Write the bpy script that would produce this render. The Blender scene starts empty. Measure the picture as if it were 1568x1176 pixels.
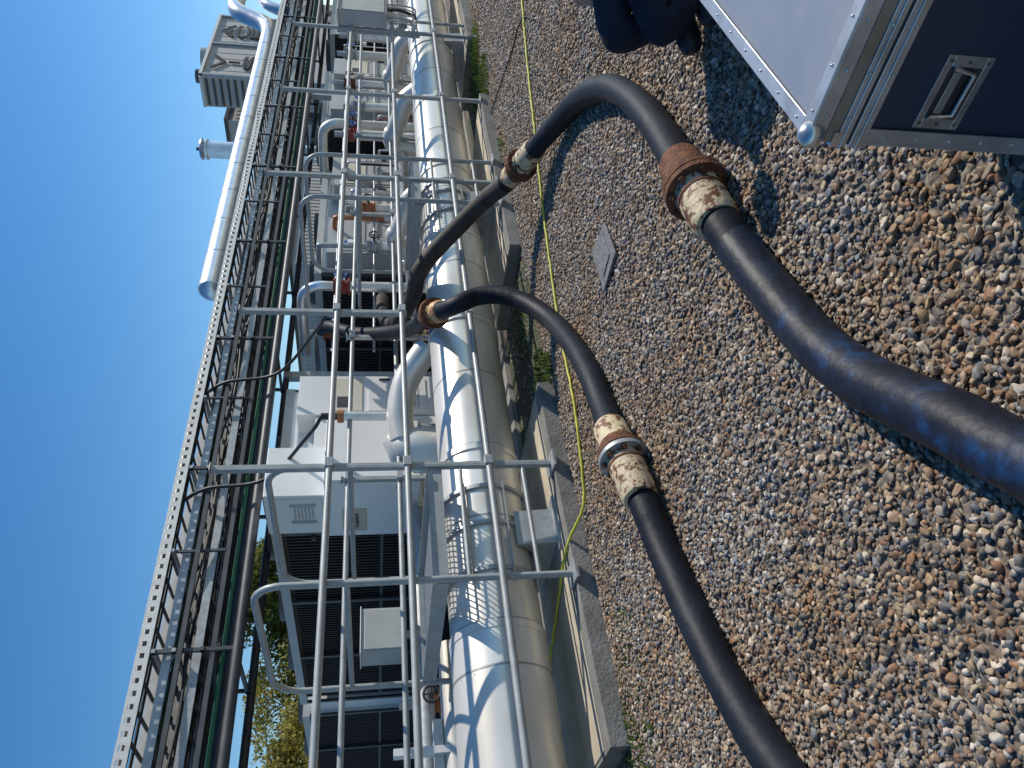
import bpy, math, random
import numpy as np
from mathutils import Vector, Matrix
random.seed(4); rng=np.random.default_rng(7)
S=bpy.context.scene
S.view_settings.view_transform='Standard'; S.view_settings.look='None'; S.view_settings.exposure=0
COL=S.collection
# ---------------------------------------------------------------- materials
def newmat(name):
    m=bpy.data.materials.new(name); m.use_nodes=True
    nt=m.node_tree; return m,nt,nt.nodes,nt.links,nt.nodes['Principled BSDF']
def rgba(c): return (c[0],c[1],c[2],1)
def mat(name,c1,c2=None,rough=.5,metal=0,scale=6,contrast=(.35,.65),bump=0,bscale=40,spec=.5,stretch=None,c3=None,c3pos=.75):
    m,nt,N,L,B=newmat(name)
    B.inputs['Roughness'].default_value=rough; B.inputs['Metallic'].default_value=metal
    B.inputs['Specular IOR Level'].default_value=spec
    tc=N.new('ShaderNodeTexCoord'); src=tc.outputs['Object']
    if stretch:
        mp=N.new('ShaderNodeMapping'); mp.inputs['Scale'].default_value=stretch
        L.new(src,mp.inputs['Vector']); src=mp.outputs['Vector']
    nz=N.new('ShaderNodeTexNoise'); nz.inputs['Scale'].default_value=scale; nz.inputs['Detail'].default_value=6
    nz.inputs['Roughness'].default_value=.6
    L.new(src,nz.inputs['Vector'])
    r=N.new('ShaderNodeValToRGB'); L.new(nz.outputs['Fac'],r.inputs['Fac'])
    if c2 is None: c2=tuple(x*.82 for x in c1)
    r.color_ramp.elements[0].position=contrast[0]; r.color_ramp.elements[0].color=rgba(c1)
    r.color_ramp.elements[1].position=contrast[1]; r.color_ramp.elements[1].color=rgba(c2)
    if c3:
        e=r.color_ramp.elements.new(c3pos); e.color=rgba(c3)
    L.new(r.outputs['Color'],B.inputs['Base Color'])
    if bump:
        n2=N.new('ShaderNodeTexNoise'); n2.inputs['Scale'].default_value=bscale; n2.inputs['Detail'].default_value=4
        L.new(src,n2.inputs['Vector'])
        b=N.new('ShaderNodeBump'); b.inputs['Strength'].default_value=bump; b.inputs['Distance'].default_value=.02
        L.new(n2.outputs['Fac'],b.inputs['Height']); L.new(b.outputs['Normal'],B.inputs['Normal'])
    return m
M={}
M['galv']=mat('galvanised_steel',(.42,.44,.45),(.30,.32,.33),rough=.5,metal=.4,scale=14)
M['galvlight']=mat('galvanised_tray',(.70,.70,.66),(.56,.56,.53),rough=.5,metal=.15,scale=8)
M['rail']=mat('painted_rail_grey',(.36,.385,.38),(.28,.30,.30),rough=.45,metal=.1,scale=9)
M['clad']=mat('pipe_cladding',(.80,.77,.70),(.66,.62,.54),rough=.36,metal=.38,scale=1.4,bump=.10,bscale=3,stretch=(1,1.6,1.6))
M['clad2']=mat('pipe_cladding_band',(.46,.44,.40),(.36,.34,.31),rough=.4,metal=.4,scale=3)
M['silver']=mat('bright_aluminium_lagging',(.74,.76,.78),(.58,.60,.62),rough=.33,metal=.7,scale=5,bump=.2,bscale=7)
M['foil']=mat('foil_lagging',(.8,.8,.8),(.6,.6,.6),rough=.3,metal=.8,scale=9,bump=.9,bscale=22)
M['rubber']=mat('black_rubber',(.006,.009,.015),(.012,.017,.026),rough=.55,scale=6,contrast=(.42,.72),bump=.16,bscale=26,spec=.22,c3=(.035,.036,.038),c3pos=.84)
M['rubberblue']=mat('blue_patched_rubber',(.006,.009,.018),(.009,.015,.032),rough=.5,scale=9,contrast=(.45,.57),bump=.2,bscale=22,spec=.25,c3=(.010,.045,.13),c3pos=.72)  # noise ramp mixes blue patches into the black base colour
M['rubberdust']=mat('dusty_rubber',(.035,.030,.026),(.07,.058,.046),rough=.65,scale=5,bump=.15,bscale=30,spec=.3)
M['rust']=mat('rusty_steel',(.09,.038,.024),(.20,.085,.042),rough=.8,scale=20,bump=.6,bscale=60,spec=.3)
M['cream']=mat('chipped_cream_paint',(.60,.52,.35),(.55,.44,.27),rough=.6,scale=19,contrast=(.2,.52),bump=.3,bscale=40,c3=(.15,.06,.03),c3pos=.56)
M['orange']=mat('rusty_orange_paint',(.62,.43,.20),(.50,.27,.11),rough=.6,scale=15,contrast=(.35,.52),c3=(.2,.09,.05),c3pos=.6)
M['concrete']=mat('concrete',(.24,.23,.21),(.14,.135,.12),rough=.9,scale=4,bump=.4,bscale=50)
M['concretecream']=mat('cream_concrete_top',(.55,.48,.36),(.42,.36,.27),rough=.9,scale=3,bump=.2,bscale=50)
M['slab']=mat('yard_concrete',(.30,.29,.27),(.22,.215,.20),rough=.9,scale=1.5,bump=.2,bscale=30)
M['white']=mat('white_painted_steel',(.82,.82,.79),(.76,.76,.73),rough=.4,scale=2)
M['cabgrey']=mat('cabinet_grey',(.46,.47,.45),(.40,.41,.40),rough=.45,scale=3)
M['offwhite']=mat('cream_panel',(.70,.65,.52),(.66,.61,.50),rough=.5,scale=3)
M['black']=mat('black_plastic',(.015,.015,.016),(.03,.03,.03),rough=.5)
M['coil']=mat('condenser_coil',(.020,.018,.018),(.035,.03,.028),rough=.6,scale=30,stretch=(6,6,.3))
M['dark']=mat('dark_steel',(.05,.055,.06),(.08,.085,.09),rough=.5,metal=.2)
M['red']=mat('red_valve_paint',(.30,.03,.025),(.22,.03,.02),rough=.45)
M['blue']=mat('blue_paint',(.03,.12,.40),(.02,.09,.3),rough=.4)
M['copper']=mat('copper',(.5,.2,.08),(.38,.15,.07),rough=.5,metal=.4)
M['label']=mat('label_plate',(.55,.50,.36),(.5,.46,.33),rough=.5)
M['yellow']=mat('yellow_green_cable',(.60,.58,.05),(.45,.48,.05),rough=.5,scale=20)
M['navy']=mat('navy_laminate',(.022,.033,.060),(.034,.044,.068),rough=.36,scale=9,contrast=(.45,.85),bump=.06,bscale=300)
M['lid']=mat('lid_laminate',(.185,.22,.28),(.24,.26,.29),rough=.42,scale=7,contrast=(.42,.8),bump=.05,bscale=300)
M['alu']=mat('aluminium_extrusion',(.60,.60,.60),(.42,.42,.41),rough=.38,metal=.7,scale=12)
M['tan']=mat('dusty_strip',(.30,.22,.15),(.22,.16,.11),rough=.7,scale=12)
M['chrome']=mat('zinc_handle',(.65,.66,.64),(.45,.45,.43),rough=.28,metal=.85,scale=18)
M['trouser']=mat('navy_work_trousers',(.015,.018,.028),(.026,.03,.042),rough=.9,bump=1.0,bscale=13,spec=.2)
M['jacket']=mat('navy_jacket',(.03,.04,.07),(.04,.05,.08),rough=.8,bump=.5,bscale=20)
M['skin']=mat('skin',(.55,.33,.24),(.5,.29,.21),rough=.5)
M['hair']=mat('brown_hair',(.05,.03,.02),(.08,.05,.03),rough=.7)
M['boot']=mat('black_boot',(.015,.015,.017),(.03,.03,.03),rough=.5)
M['bark']=mat('bark',(.10,.075,.05),(.06,.045,.03),rough=.9,bump=.5)
M['tower']=mat('tower_cladding',(.46,.45,.42),(.40,.39,.37),rough=.6,metal=.1)
M['plate']=mat('worn_plate',(.24,.24,.24),(.14,.14,.14),rough=.65,metal=.3,scale=30,bump=.5,bscale=80)
M['greenpipe']=mat('green_pipe',(.02,.16,.09),(.02,.12,.07),rough=.5)
M['earth']=mat('soil_and_moss',(.05,.045,.03),(.04,.07,.02),rough=.95,scale=5,bump=1,bscale=30)
def leafmat(name,a,b):
    m,nt,N,L,B=newmat(name)
    g=N.new('ShaderNodeNewGeometry'); nz=N.new('ShaderNodeTexNoise'); nz.inputs['Scale'].default_value=1.3
    L.new(g.outputs['Position'],nz.inputs['Vector'])
    ad=N.new('ShaderNodeMath'); ad.operation='ADD'; L.new(nz.outputs['Fac'],ad.inputs[0])
    mu=N.new('ShaderNodeMath'); mu.operation='MULTIPLY_ADD'; mu.inputs[1].default_value=.5; mu.inputs[2].default_value=-.25
    L.new(g.outputs['Random Per Island'],mu.inputs[0]); L.new(mu.outputs[0],ad.inputs[1])
    r=N.new('ShaderNodeValToRGB'); r.color_ramp.elements[0].position=.25; r.color_ramp.elements[1].position=.75
    r.color_ramp.elements[0].color=rgba(a); r.color_ramp.elements[1].color=rgba(b)
    L.new(ad.outputs[0],r.inputs['Fac']); L.new(r.outputs['Color'],B.inputs['Base Color'])
    B.inputs['Roughness'].default_value=.6; B.inputs['Specular IOR Level'].default_value=.3
    tr=N.new('ShaderNodeBsdfTranslucent'); L.new(r.outputs['Color'],tr.inputs['Color'])
    mx=N.new('ShaderNodeMixShader'); mx.inputs[0].default_value=.4
    L.new(B.outputs[0],mx.inputs[1]); L.new(tr.outputs[0],mx.inputs[2]); L.new(mx.outputs[0],N['Material Output'].inputs['Surface'])
    return m
M['leafg']=leafmat('foliage_green',(.06,.09,.02),(.19,.22,.05))
M['leafy']=leafmat('foliage_autumn',(.15,.16,.035),(.42,.36,.09))
M['grass']=leafmat('weed_green',(.04,.08,.015),(.12,.17,.04))
# ---------------------------------------------------------------- mesh builder
class MB:
    def __init__(s): s.v=[];s.f=[];s.m=[];s.s=[];s.mats=[]
    def mi(s,k):
        if k not in s.mats: s.mats.append(k)
        return s.mats.index(k)
    def add(s,vs,fs,k,smooth=False):
        o=len(s.v); s.v+= [tuple(p) for p in vs]; i=s.mi(k)
        for f in fs: s.f.append([o+j for j in f]); s.m.append(i); s.s.append(smooth)
    def box(s,lo,hi,k):
        (a,b,c),(d,e,f)=lo,hi
        s.add([(a,b,c),(d,b,c),(d,e,c),(a,e,c),(a,b,f),(d,b,f),(d,e,f),(a,e,f)],
              [(0,3,2,1),(4,5,6,7),(0,1,5,4),(1,2,6,5),(2,3,7,6),(3,0,4,7)],k)
    def beam(s,p,q,w,h,k,up=(0,0,1)):
        p=Vector(p);q=Vector(q);d=(q-p).normalized();u=Vector(up)
        if abs(d.dot(u))>.98:u=Vector((1,0,0))
        sd=d.cross(u).normalized();u=sd.cross(d)
        vs=[]
        for e in (p,q):
            for a,b in((-1,-1),(1,-1),(1,1),(-1,1)): vs.append(e+sd*a*w/2+u*b*h/2)
        s.add(vs,[(0,3,2,1),(4,5,6,7),(0,1,5,4),(1,2,6,5),(2,3,7,6),(3,0,4,7)],k)
    def tube(s,pts,r,k,seg=12,caps=True,smooth=True):
        pts=[Vector(p) for p in pts];n=len(pts)
        rs=r if hasattr(r,'__len__') else [r]*n
        t=[(pts[min(i+1,n-1)]-pts[max(i-1,0)]).normalized() for i in range(n)]
        u=t[0].orthogonal().normalized(); vs=[]
        for i in range(n):
            u=(u-t[i]*u.dot(t[i])); u=u.normalized() if u.length>1e-6 else t[i].orthogonal().normalized()
            w=t[i].cross(u)
            for j in range(seg):
                a=2*math.pi*j/seg; vs.append(pts[i]+(u*math.cos(a)+w*math.sin(a))*rs[i])
        fs=[(i*seg+j,i*seg+(j+1)%seg,(i+1)*seg+(j+1)%seg,(i+1)*seg+j) for i in range(n-1) for j in range(seg)]
        s.add(vs,fs,k,smooth)
        if caps:
            s.add(vs[:seg],[tuple(range(seg))[::-1]],k); s.add(vs[-seg:],[tuple(range(seg))],k)
    def cyl(s,p,q,r,k,seg=20): s.tube([p,q],r,k,seg)
    def ball(s,c,r,k,sc=(1,1,1),seg=14,ring=9):
        vs=[];fs=[]
        for i in range(ring+1):
            th=math.pi*i/ring
            for j in range(seg):
                a=2*math.pi*j/seg
                vs.append((c[0]+r*sc[0]*math.sin(th)*math.cos(a),c[1]+r*sc[1]*math.sin(th)*math.sin(a),c[2]+r*sc[2]*math.cos(th)))
        for i in range(ring):
            for j in range(seg):
                fs.append((i*seg+j,(i+1)*seg+j,(i+1)*seg+(j+1)%seg,i*seg+(j+1)%seg))
        s.add(vs,fs,k,True)
    def obj(s,name,parent=None,bevel=0):
        me=bpy.data.meshes.new(name); me.from_pydata(s.v,[],s.f)
        for k in s.mats: me.materials.append(M[k])
        me.polygons.foreach_set('material_index',s.m); me.polygons.foreach_set('use_smooth',s.s); me.update()
        o=bpy.data.objects.new(name,me); COL.objects.link(o)
        if parent: o.parent=parent
        if bevel:
            b=o.modifiers.new('bevel','BEVEL'); b.width=bevel; b.segments=2; b.limit_method='ANGLE'; b.angle_limit=math.radians(50)
        return o
def smooth_path(pts,n=8):
    P=[Vector(p) for p in pts]; P=[P[0]*2-P[1]]+P+[P[-1]*2-P[-2]]; out=[]
    for i in range(1,len(P)-2):
        for j in range(n):
            t=j/n;a,b,c,d=P[i-1],P[i],P[i+1],P[i+2]
            out.append(.5*((2*b)+(c-a)*t+(2*a-5*b+4*c-d)*t*t+(-a+3*b-3*c+d)*t**3))
    out.append(P[-2]); return out
def empty(name):
    o=bpy.data.objects.new(name,None); COL.objects.link(o); o.empty_display_size=.2; return o
def text(body,size,loc,cols,matk,name,parent,ext=.002):
    cu=bpy.data.curves.new(name,'FONT'); cu.body=body; cu.size=size; cu.align_x='CENTER'; cu.align_y='CENTER'; cu.extrude=ext
    cu.materials.append(M[matk]); o=bpy.data.objects.new(name,cu); COL.objects.link(o)
    m=Matrix(cols).transposed().to_4x4(); m.translation=Vector(loc); o.matrix_world=m
    o.parent=parent; return o
FX=((0,-1,0),(0,0,1),(-1,0,0))   # text on a face looking to -X
# ---------------------------------------------------------------- ground
def ground_mat():
    m,nt,N,L,B=newmat('gravel_bed')
    g=N.new('ShaderNodeNewGeometry')
    v=N.new('ShaderNodeTexVoronoi'); v.inputs['Scale'].default_value=36; L.new(g.outputs['Position'],v.inputs['Vector'])
    sp=N.new('ShaderNodeSeparateColor'); L.new(v.outputs['Color'],sp.inputs[0])
    r=N.new('ShaderNodeValToRGB'); cr=r.color_ramp
    cols=[(0,(.10,.07,.05)),(.25,(.20,.145,.10)),(.5,(.15,.13,.11)),(.7,(.27,.22,.16)),(.88,(.33,.29,.24)),(1,(.13,.14,.15))]
    cr.elements[0].color=rgba(cols[0][1]); cr.elements[1].color=rgba(cols[-1][1])
    for p,c in cols[1:-1]: e=cr.elements.new(p); e.color=rgba(c)
    L.new(sp.outputs[0],r.inputs['Fac'])
    nz=N.new('ShaderNodeTexNoise'); nz.inputs['Scale'].default_value=.8; L.new(g.outputs['Position'],nz.inputs['Vector'])
    mx=N.new('ShaderNodeMix'); mx.data_type='RGBA'; mx.blend_type='MULTIPLY'; mx.inputs[0].default_value=.35
    L.new(r.outputs['Color'],mx.inputs[6]); L.new(nz.outputs['Fac'],mx.inputs[7])
    L.new(mx.outputs[2],B.inputs['Base Color']); B.inputs['Roughness'].default_value=.85
    b=N.new('ShaderNodeBump'); b.inputs['Strength'].default_value=.8; b.inputs['Distance'].default_value=.02; b.invert=True
    L.new(v.outputs['Distance'],b.inputs['Height']); L.new(b.outputs['Normal'],B.inputs['Normal'])
    return m
M['ground']=ground_mat()
g=MB(); g.add([(-300,-300,0),(300,-300,0),(300,300,0),(-300,300,0)],[(0,1,2,3)],'ground'); g.obj('ground')
def pebble_mat():
    m,nt,N,L,B=newmat('pebbles')
    oi=N.new('ShaderNodeObjectInfo'); r=N.new('ShaderNodeValToRGB'); cr=r.color_ramp; cr.interpolation='CONSTANT'
    cols=[(.255,.18,.115),(.18,.17,.155),(.345,.27,.185),(.21,.13,.08),(.13,.145,.17),(.33,.30,.26),(.285,.215,.15),(.24,.205,.17),
          (.40,.335,.245),(.20,.17,.14),(.28,.17,.105),(.46,.42,.36),(.26,.215,.17),(.12,.12,.12),(.32,.245,.165),(.19,.21,.23),(.29,.25,.20),(.55,.51,.45)]
    n=len(cols); cr.elements[0].color=rgba(cols[0]); cr.elements[1].color=rgba(cols[-1]); cr.elements[1].position=(n-1)/n
    for i in range(1,n-1): e=cr.elements.new(i/n); e.color=rgba(cols[i])
    L.new(oi.outputs['Random'],r.inputs['Fac'])
    g=N.new('ShaderNodeNewGeometry')
    nz=N.new('ShaderNodeTexNoise'); nz.inputs['Scale'].default_value=70; nz.inputs['Detail'].default_value=4; L.new(g.outputs['Position'],nz.inputs['Vector'])
    r2=N.new('ShaderNodeValToRGB'); r2.color_ramp.elements[0].position=.3; r2.color_ramp.elements[0].color=(.6,.57,.54,1)
    r2.color_ramp.elements[1].position=.7; r2.color_ramp.elements[1].color=(1.2,1.2,1.2,1); L.new(nz.outputs['Fac'],r2.inputs['Fac'])
    mx=N.new('ShaderNodeMix'); mx.data_type='RGBA'; mx.blend_type='MULTIPLY'; mx.inputs[0].default_value=.8
    L.new(r.outputs['Color'],mx.inputs[6]); L.new(r2.outputs['Color'],mx.inputs[7])
    n3=N.new('ShaderNodeTexNoise'); n3.inputs['Scale'].default_value=1.3; n3.inputs['Detail'].default_value=5; L.new(g.outputs['Position'],n3.inputs['Vector'])
    r3=N.new('ShaderNodeValToRGB'); r3.color_ramp.elements[0].position=.42; r3.color_ramp.elements[0].color=(1,1,1,1)
    r3.color_ramp.elements[1].position=.68; r3.color_ramp.elements[1].color=(.98,.79,.58,1); L.new(n3.outputs['Fac'],r3.inputs['Fac'])
    m2=N.new('ShaderNodeMix'); m2.data_type='RGBA'; m2.blend_type='MULTIPLY'; m2.inputs[0].default_value=1
    L.new(mx.outputs[2],m2.inputs[6]); L.new(r3.outputs['Color'],m2.inputs[7]); L.new(m2.outputs[2],B.inputs['Base Color'])
    B.inputs['Roughness'].default_value=.6; B.inputs['Specular IOR Level'].default_value=.35
    b=N.new('ShaderNodeBump'); b.inputs['Strength'].default_value=.3; b.inputs['Distance'].default_value=.004
    L.new(nz.outputs['Fac'],b.inputs['Height']); L.new(b.outputs['Normal'],B.inputs['Normal'])
    return m
M['pebble']=pebble_mat()
import bmesh
pc=bpy.data.collections.new('pebble_shapes')
for i in range(14):
    bm=bmesh.new(); bmesh.ops.create_icosphere(bm,subdivisions=3 if i<5 else 2,radius=1)
    planes=[(Vector(rng.normal(size=3)).normalized(),random.uniform(.42,.82)) for _ in range(11)]
    sc=Vector((random.uniform(.95,1.5),random.uniform(.7,1.05),random.uniform(.45,.78)))
    for v in bm.verts:
        c=v.co.copy()
        for d,l in planes:
            q=c.dot(d)
            if q>l: c-=d*(q-l)*.95
        v.co=Vector((c.x*sc.x,c.y*sc.y,c.z*sc.z))*1.2
    me=bpy.data.meshes.new('pebble'); bm.to_mesh(me); bm.free(); me.polygons.foreach_set('use_smooth',[True]*len(me.polygons))
    me.materials.append(M['pebble']); pc.objects.link(bpy.data.objects.new('pebble',me))
def scatter(x0,x1,y0,y1,dens,smin,smax,zlo,zhi):
    n=int((x1-x0)*(y1-y0)*dens)
    x=rng.uniform(x0,x1,n);y=rng.uniform(y0,y1,n)
    s=smin+(smax-smin)*rng.beta(1.2,3.2,n); z=rng.uniform(zlo,zhi,n)
    return np.stack([x,y,z,s],1)
A=np.concatenate([scatter(.0,5.5,-.6,4.93,3000,.0075,.025,-.004,.011),
                  scatter(5.5,12,0,4.93,1500,.011,.024,-.002,.010),
                  scatter(12,22,1.5,4.93,600,.014,.027,-.002,.010),
                  scatter(-2.5,0,-1,4.93,1200,.010,.024,-.002,.010),
                  scatter(4.85,6.9,4.93,6.3,600,.012,.022,-.006,.008),
                  scatter(10.6,16,4.93,6.3,500,.012,.022,-.006,.008),
                  scatter(-2.5,1.55,4.93,6.3,700,.012,.022,-.006,.008)])
dd=np.hypot(A[:,0],A[:,1]); an=np.degrees(np.arctan2(A[:,1],A[:,0]))-46
A=A[(np.abs(an)<41)|(dd<1.8)]
me=bpy.data.meshes.new('gravel'); me.vertices.add(len(A)); me.vertices.foreach_set('co',A[:,:3].astype(np.float32).ravel())
at=me.attributes.new('psize','FLOAT','POINT'); at.data.foreach_set('value',A[:,3].astype(np.float32)); me.update()
gv=bpy.data.objects.new('gravel',me); COL.objects.link(gv)
ng=bpy.data.node_groups.new('gravel_scatter','GeometryNodeTree')
ng.interface.new_socket('Geometry',in_out='INPUT',socket_type='NodeSocketGeometry'); ng.interface.new_socket('Geometry',in_out='OUTPUT',socket_type='NodeSocketGeometry')
N=ng.nodes;L=ng.links
gi=N.new('NodeGroupInput');go=N.new('NodeGroupOutput')
ip=N.new('GeometryNodeInstanceOnPoints'); ci=N.new('GeometryNodeCollectionInfo'); ci.inputs['Collection'].default_value=pc
ci.inputs['Separate Children'].default_value=True; ci.inputs['Reset Children'].default_value=True
ip.inputs['Pick Instance'].default_value=True
rr=N.new('FunctionNodeRandomValue'); rr.data_type='FLOAT_VECTOR'; rr.inputs[0].default_value=(-.5,-.5,0); rr.inputs[1].default_value=(.5,.5,6.28)
na=N.new('GeometryNodeInputNamedAttribute'); na.data_type='FLOAT'; na.inputs['Name'].default_value='psize'
L.new(gi.outputs[0],ip.inputs['Points']); L.new(ci.outputs[0],ip.inputs['Instance']); L.new(rr.outputs[0],ip.inputs['Rotation'])
L.new(na.outputs[0],ip.inputs['Scale']); L.new(ip.outputs[0],go.inputs[0])
md=gv.modifiers.new('scatter','NODES'); md.node_group=ng
# ---------------------------------------------------------------- plinths and slab
def plinth(x0,x1,name):
    b=MB()
    b.box((x0,4.97,0.0),(x1,6.25,.135),'concrete')
    b.box((x0+.03,5.12,.135),(x1-.03,6.2,.142),'concretecream')
    b.obj(name,bevel=.012)
plinth(1.60,4.82,'concrete_plinth'); plinth(6.95,10.6,'concrete_plinth'); plinth(12.6,16,'concrete_plinth')
b=MB(); b.box((-15,6.45,0.0),(60,22,.06),'slab'); b.obj('concrete_yard_slab')
b=MB(); b.add([(4.83,5.0,.006),(6.94,5.0,.006),(6.94,6.44,.006),(4.83,6.44,.006)],[(0,1,2,3)],'earth')
b.add([(10.61,5.3,.006),(12.59,5.3,.006),(12.59,6.44,.006),(10.61,6.44,.006)],[(0,1,2,3)],'earth'); b.obj('mossy_soil')
def weeds(name,spots):
    b=MB()
    for (x,y,r,n,h) in spots:
        for _ in range(n):
            a=random.uniform(0,6.28);d=r*math.sqrt(random.random());px,py=x+d*math.cos(a)*1.6,y+d*math.sin(a)
            hh=h*random.uniform(.4,1.1);an=random.uniform(0,6.28);w=random.uniform(.004,.012);lx,ly=random.gauss(0,.3)*hh,random.gauss(0,.3)*hh
            c,s=math.cos(an)*w,math.sin(an)*w
            b.add([(px-c,py-s,0),(px+c,py+s,0),(px+lx*.6+c,py+ly*.6+s,hh*.6),(px+lx,py+ly,hh),(px+lx*.6-c,py+ly*.6-s,hh*.6)],[(0,1,2,3,4)],'grass')
    b.obj(name)
weeds('weeds',[(5.1,5.2,.22,260,.07),(4.95,4.9,.12,120,.05),(11.0,4.9,.3,200,.10),(11.8,5.4,.4,300,.12),(1.4,4.9,.25,220,.05),(1.9,4.6,.3,160,.035),(1.1,4.5,.25,120,.035),(6.3,5.6,.3,150,.05),(12.4,5.0,.3,200,.14),(8.9,4.9,.2,90,.05)])
# ---------------------------------------------------------------- main pipe
b=MB(); cz,cy,R=.67,5.6,.36
edges=[-6,-3.2,.4,2.62,4.3,6.05,7.6,9.1,11,13,15.2,17.5,20,24,30,45]
for i in range(len(edges)-1):
    r=R+(.012 if i in(0,1,2) else 0.004*(i%2))
    b.tube([(edges[i],cy,cz),(edges[i]+.03,cy,cz),(edges[i+1]-.0,cy,cz)],[r,r,r],'clad',seg=64)
    b.tube([(edges[i]-.03,cy,cz),(edges[i]+.03,cy,cz)],R+.018,'clad',seg=64)
    b.tube([(edges[i]+.03,cy,cz),(edges[i]+.042,cy,cz)],R+.015,'clad2',seg=64)
    xx=edges[i]+.95
    while xx<min(edges[i+1]-.3,26):
        b.tube([(xx,cy,cz),(xx+.016,cy,cz)],r+.003,'clad2',seg=48)
        for aa in range(0,360,20): b.ball((xx-.02,cy+math.cos(math.radians(aa))*(r+.001),cz+math.sin(math.radians(aa))*(r+.001)),.005,'clad2',seg=6,ring=4)
        xx+=.95
b.obj('insulated_pipe')
b=MB()
for xs in (3.45,8.3,13.2,18.5):
    vs=[]
    n=14
    for j in range(n+1):
        a=math.radians(-150+120*j/n); vs.append((cy+math.cos(a)*(R+.03),cz+math.sin(a)*(R+.03)))
    pr=vs+[(cy+.36,.14),(cy-.36,.14)]
    k=len(pr)
    b.add([(xs-.16,p[0],p[1]) for p in pr]+[(xs+.16,p[0],p[1]) for p in pr],[tuple(range(k)),tuple(range(2*k-1,k-1,-1))]+[(i,(i+1)%k,k+(i+1)%k,k+i) for i in range(k)],'galv')
    b.box((xs-.24,cy-.44,.136),(xs+.24,cy+.44,.155),'galv')
b.obj('pipe_saddle_supports')
# ---------------------------------------------------------------- fence / rails
YF=5.0
def fence(name,Y,posts,rails,x0,x1,tall,skip=None):
    b=MB()
    for z in rails:
        xs=np.arange(x0,x1,2.0)
        b.tube([(float(q),Y-.052 if Y<6 else Y,z+random.uniform(-.004,.004)) for q in xs],.027,'rail',seg=12)
    for px in posts:
        zb=.0 if not(skip and abs(px-skip)<.01) else 1.30
        if (1.6<px<4.82 or 6.95<px<10.6) and zb==0: zb=.136
        b.beam((px,Y,zb),(px,Y,tall),.05,.05,'rail')
        b.beam((px,Y,tall),(px,Y,tall+.008),.10,.08,'rail')
        if zb<.2: b.box((px-.08,Y-.07,zb),(px+.08,Y+.07,zb+.012),'galv')
        for z in rails:
            b.box((px-.045,Y-.084,z-.034),(px+.045,Y-.026,z+.034),'galv')
    b.obj(name,bevel=.004)
fence('steel_handrail',YF,[3.90,5.79,8.25,10.4,12.6,14.8,17,19.2,21.4],[.685,1.345,1.965],-3.0,26.5,2.86,skip=5.79)
fence('steel_handrail',6.62,[5.0,7.2,9.9,12.2,14.4,16.6],[1.35,1.88],-3,26.5,1.95)
def bridge(x0,x1):
    P=empty('step_over_bridge')
    b=MB()
    for X in (x0,x1):
        path=[(X,YF,.14),(X,YF,2.25)]+[(X,YF+.2-.2*math.cos(a),2.25+.2*math.sin(a)) for a in np.linspace(.2,math.pi/2,6)]
        ye=6.78
        path+=[(X,ye-.25+.25*math.sin(a),2.20+.25*math.cos(a)) for a in np.linspace(0,math.pi/2,7)]+[(X,ye,.06)]
        b.tube(path,.027,'rail',seg=12)
        b.tube([(X,YF,1.80),(X,ye,1.80)],.022,'rail')
        b.beam((X+.03,ye+.34,.06),(X+.03,ye+.02,1.10),.012,.07,'rail',up=(0,1,0))
        b.beam((X,YF-.10,.137),(X,YF+.10,.155),.16,.02,'galv')
    b.tube([(x0,YF,.40),(x1,YF,.40)],.018,'rail'); b.tube([(x0,YF,.92),(x1,YF,.92)],.018,'rail')
    b.obj('handrail_loops',P)
    b=MB()
    z=1.14
    for yy in np.arange(YF+.05,6.75,.06): b.box((x0+.03,yy,z-.03),(x1-.03,yy+.006,z),'galv')
    for xx in np.arange(x0+.04,x1-.02,.05): b.box((xx,YF+.04,z-.012),(xx+.005,6.76,z-.002),'galv')
    for yy in (YF+.02,6.77): b.box((x0,yy-.02,z-.07),(x1,yy+.02,z+.045),'rail')
    for xx in (x0,x1): b.box((xx-.008,YF+.05,z-.07),(xx+.008,6.74,z+.05),'rail')
    for k,zz in enumerate((.36,.62,.88)):
        f=(1.10-zz)/1.0*.32; yc=6.80+f
        b.box((x0+.04,yc-.09,zz-.035),(x1-.04,yc-.075,zz),'rail'); b.box((x0+.04,yc+.075,zz-.035),(x1-.04,yc+.09,zz),'rail')
        for xx in np.arange(x0+.06,x1-.05,.05): b.box((xx,yc-.075,zz-.025),(xx+.005,yc+.075,zz-.004),'galv')
    b.obj('platform_and_treads',P)
    b=MB()
    for xx in (x0+.2,x0+.62,x1-.06):
        b.tube([(xx,cy,cz),(xx+.035,cy,cz)],R+.028,'galv',seg=48)
    for a in (100,150,200,240):
        a=math.radians(a); yy=cy+math.cos(a)*(R+.03); zz=cz+math.sin(a)*(R+.03)
        b.beam((x0+.1,yy,zz),(x1,yy,zz),.03,.012,'galv')
    b.obj('pipe_straps',P)
bridge(2.86,3.90); bridge(7.80,8.73)
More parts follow.
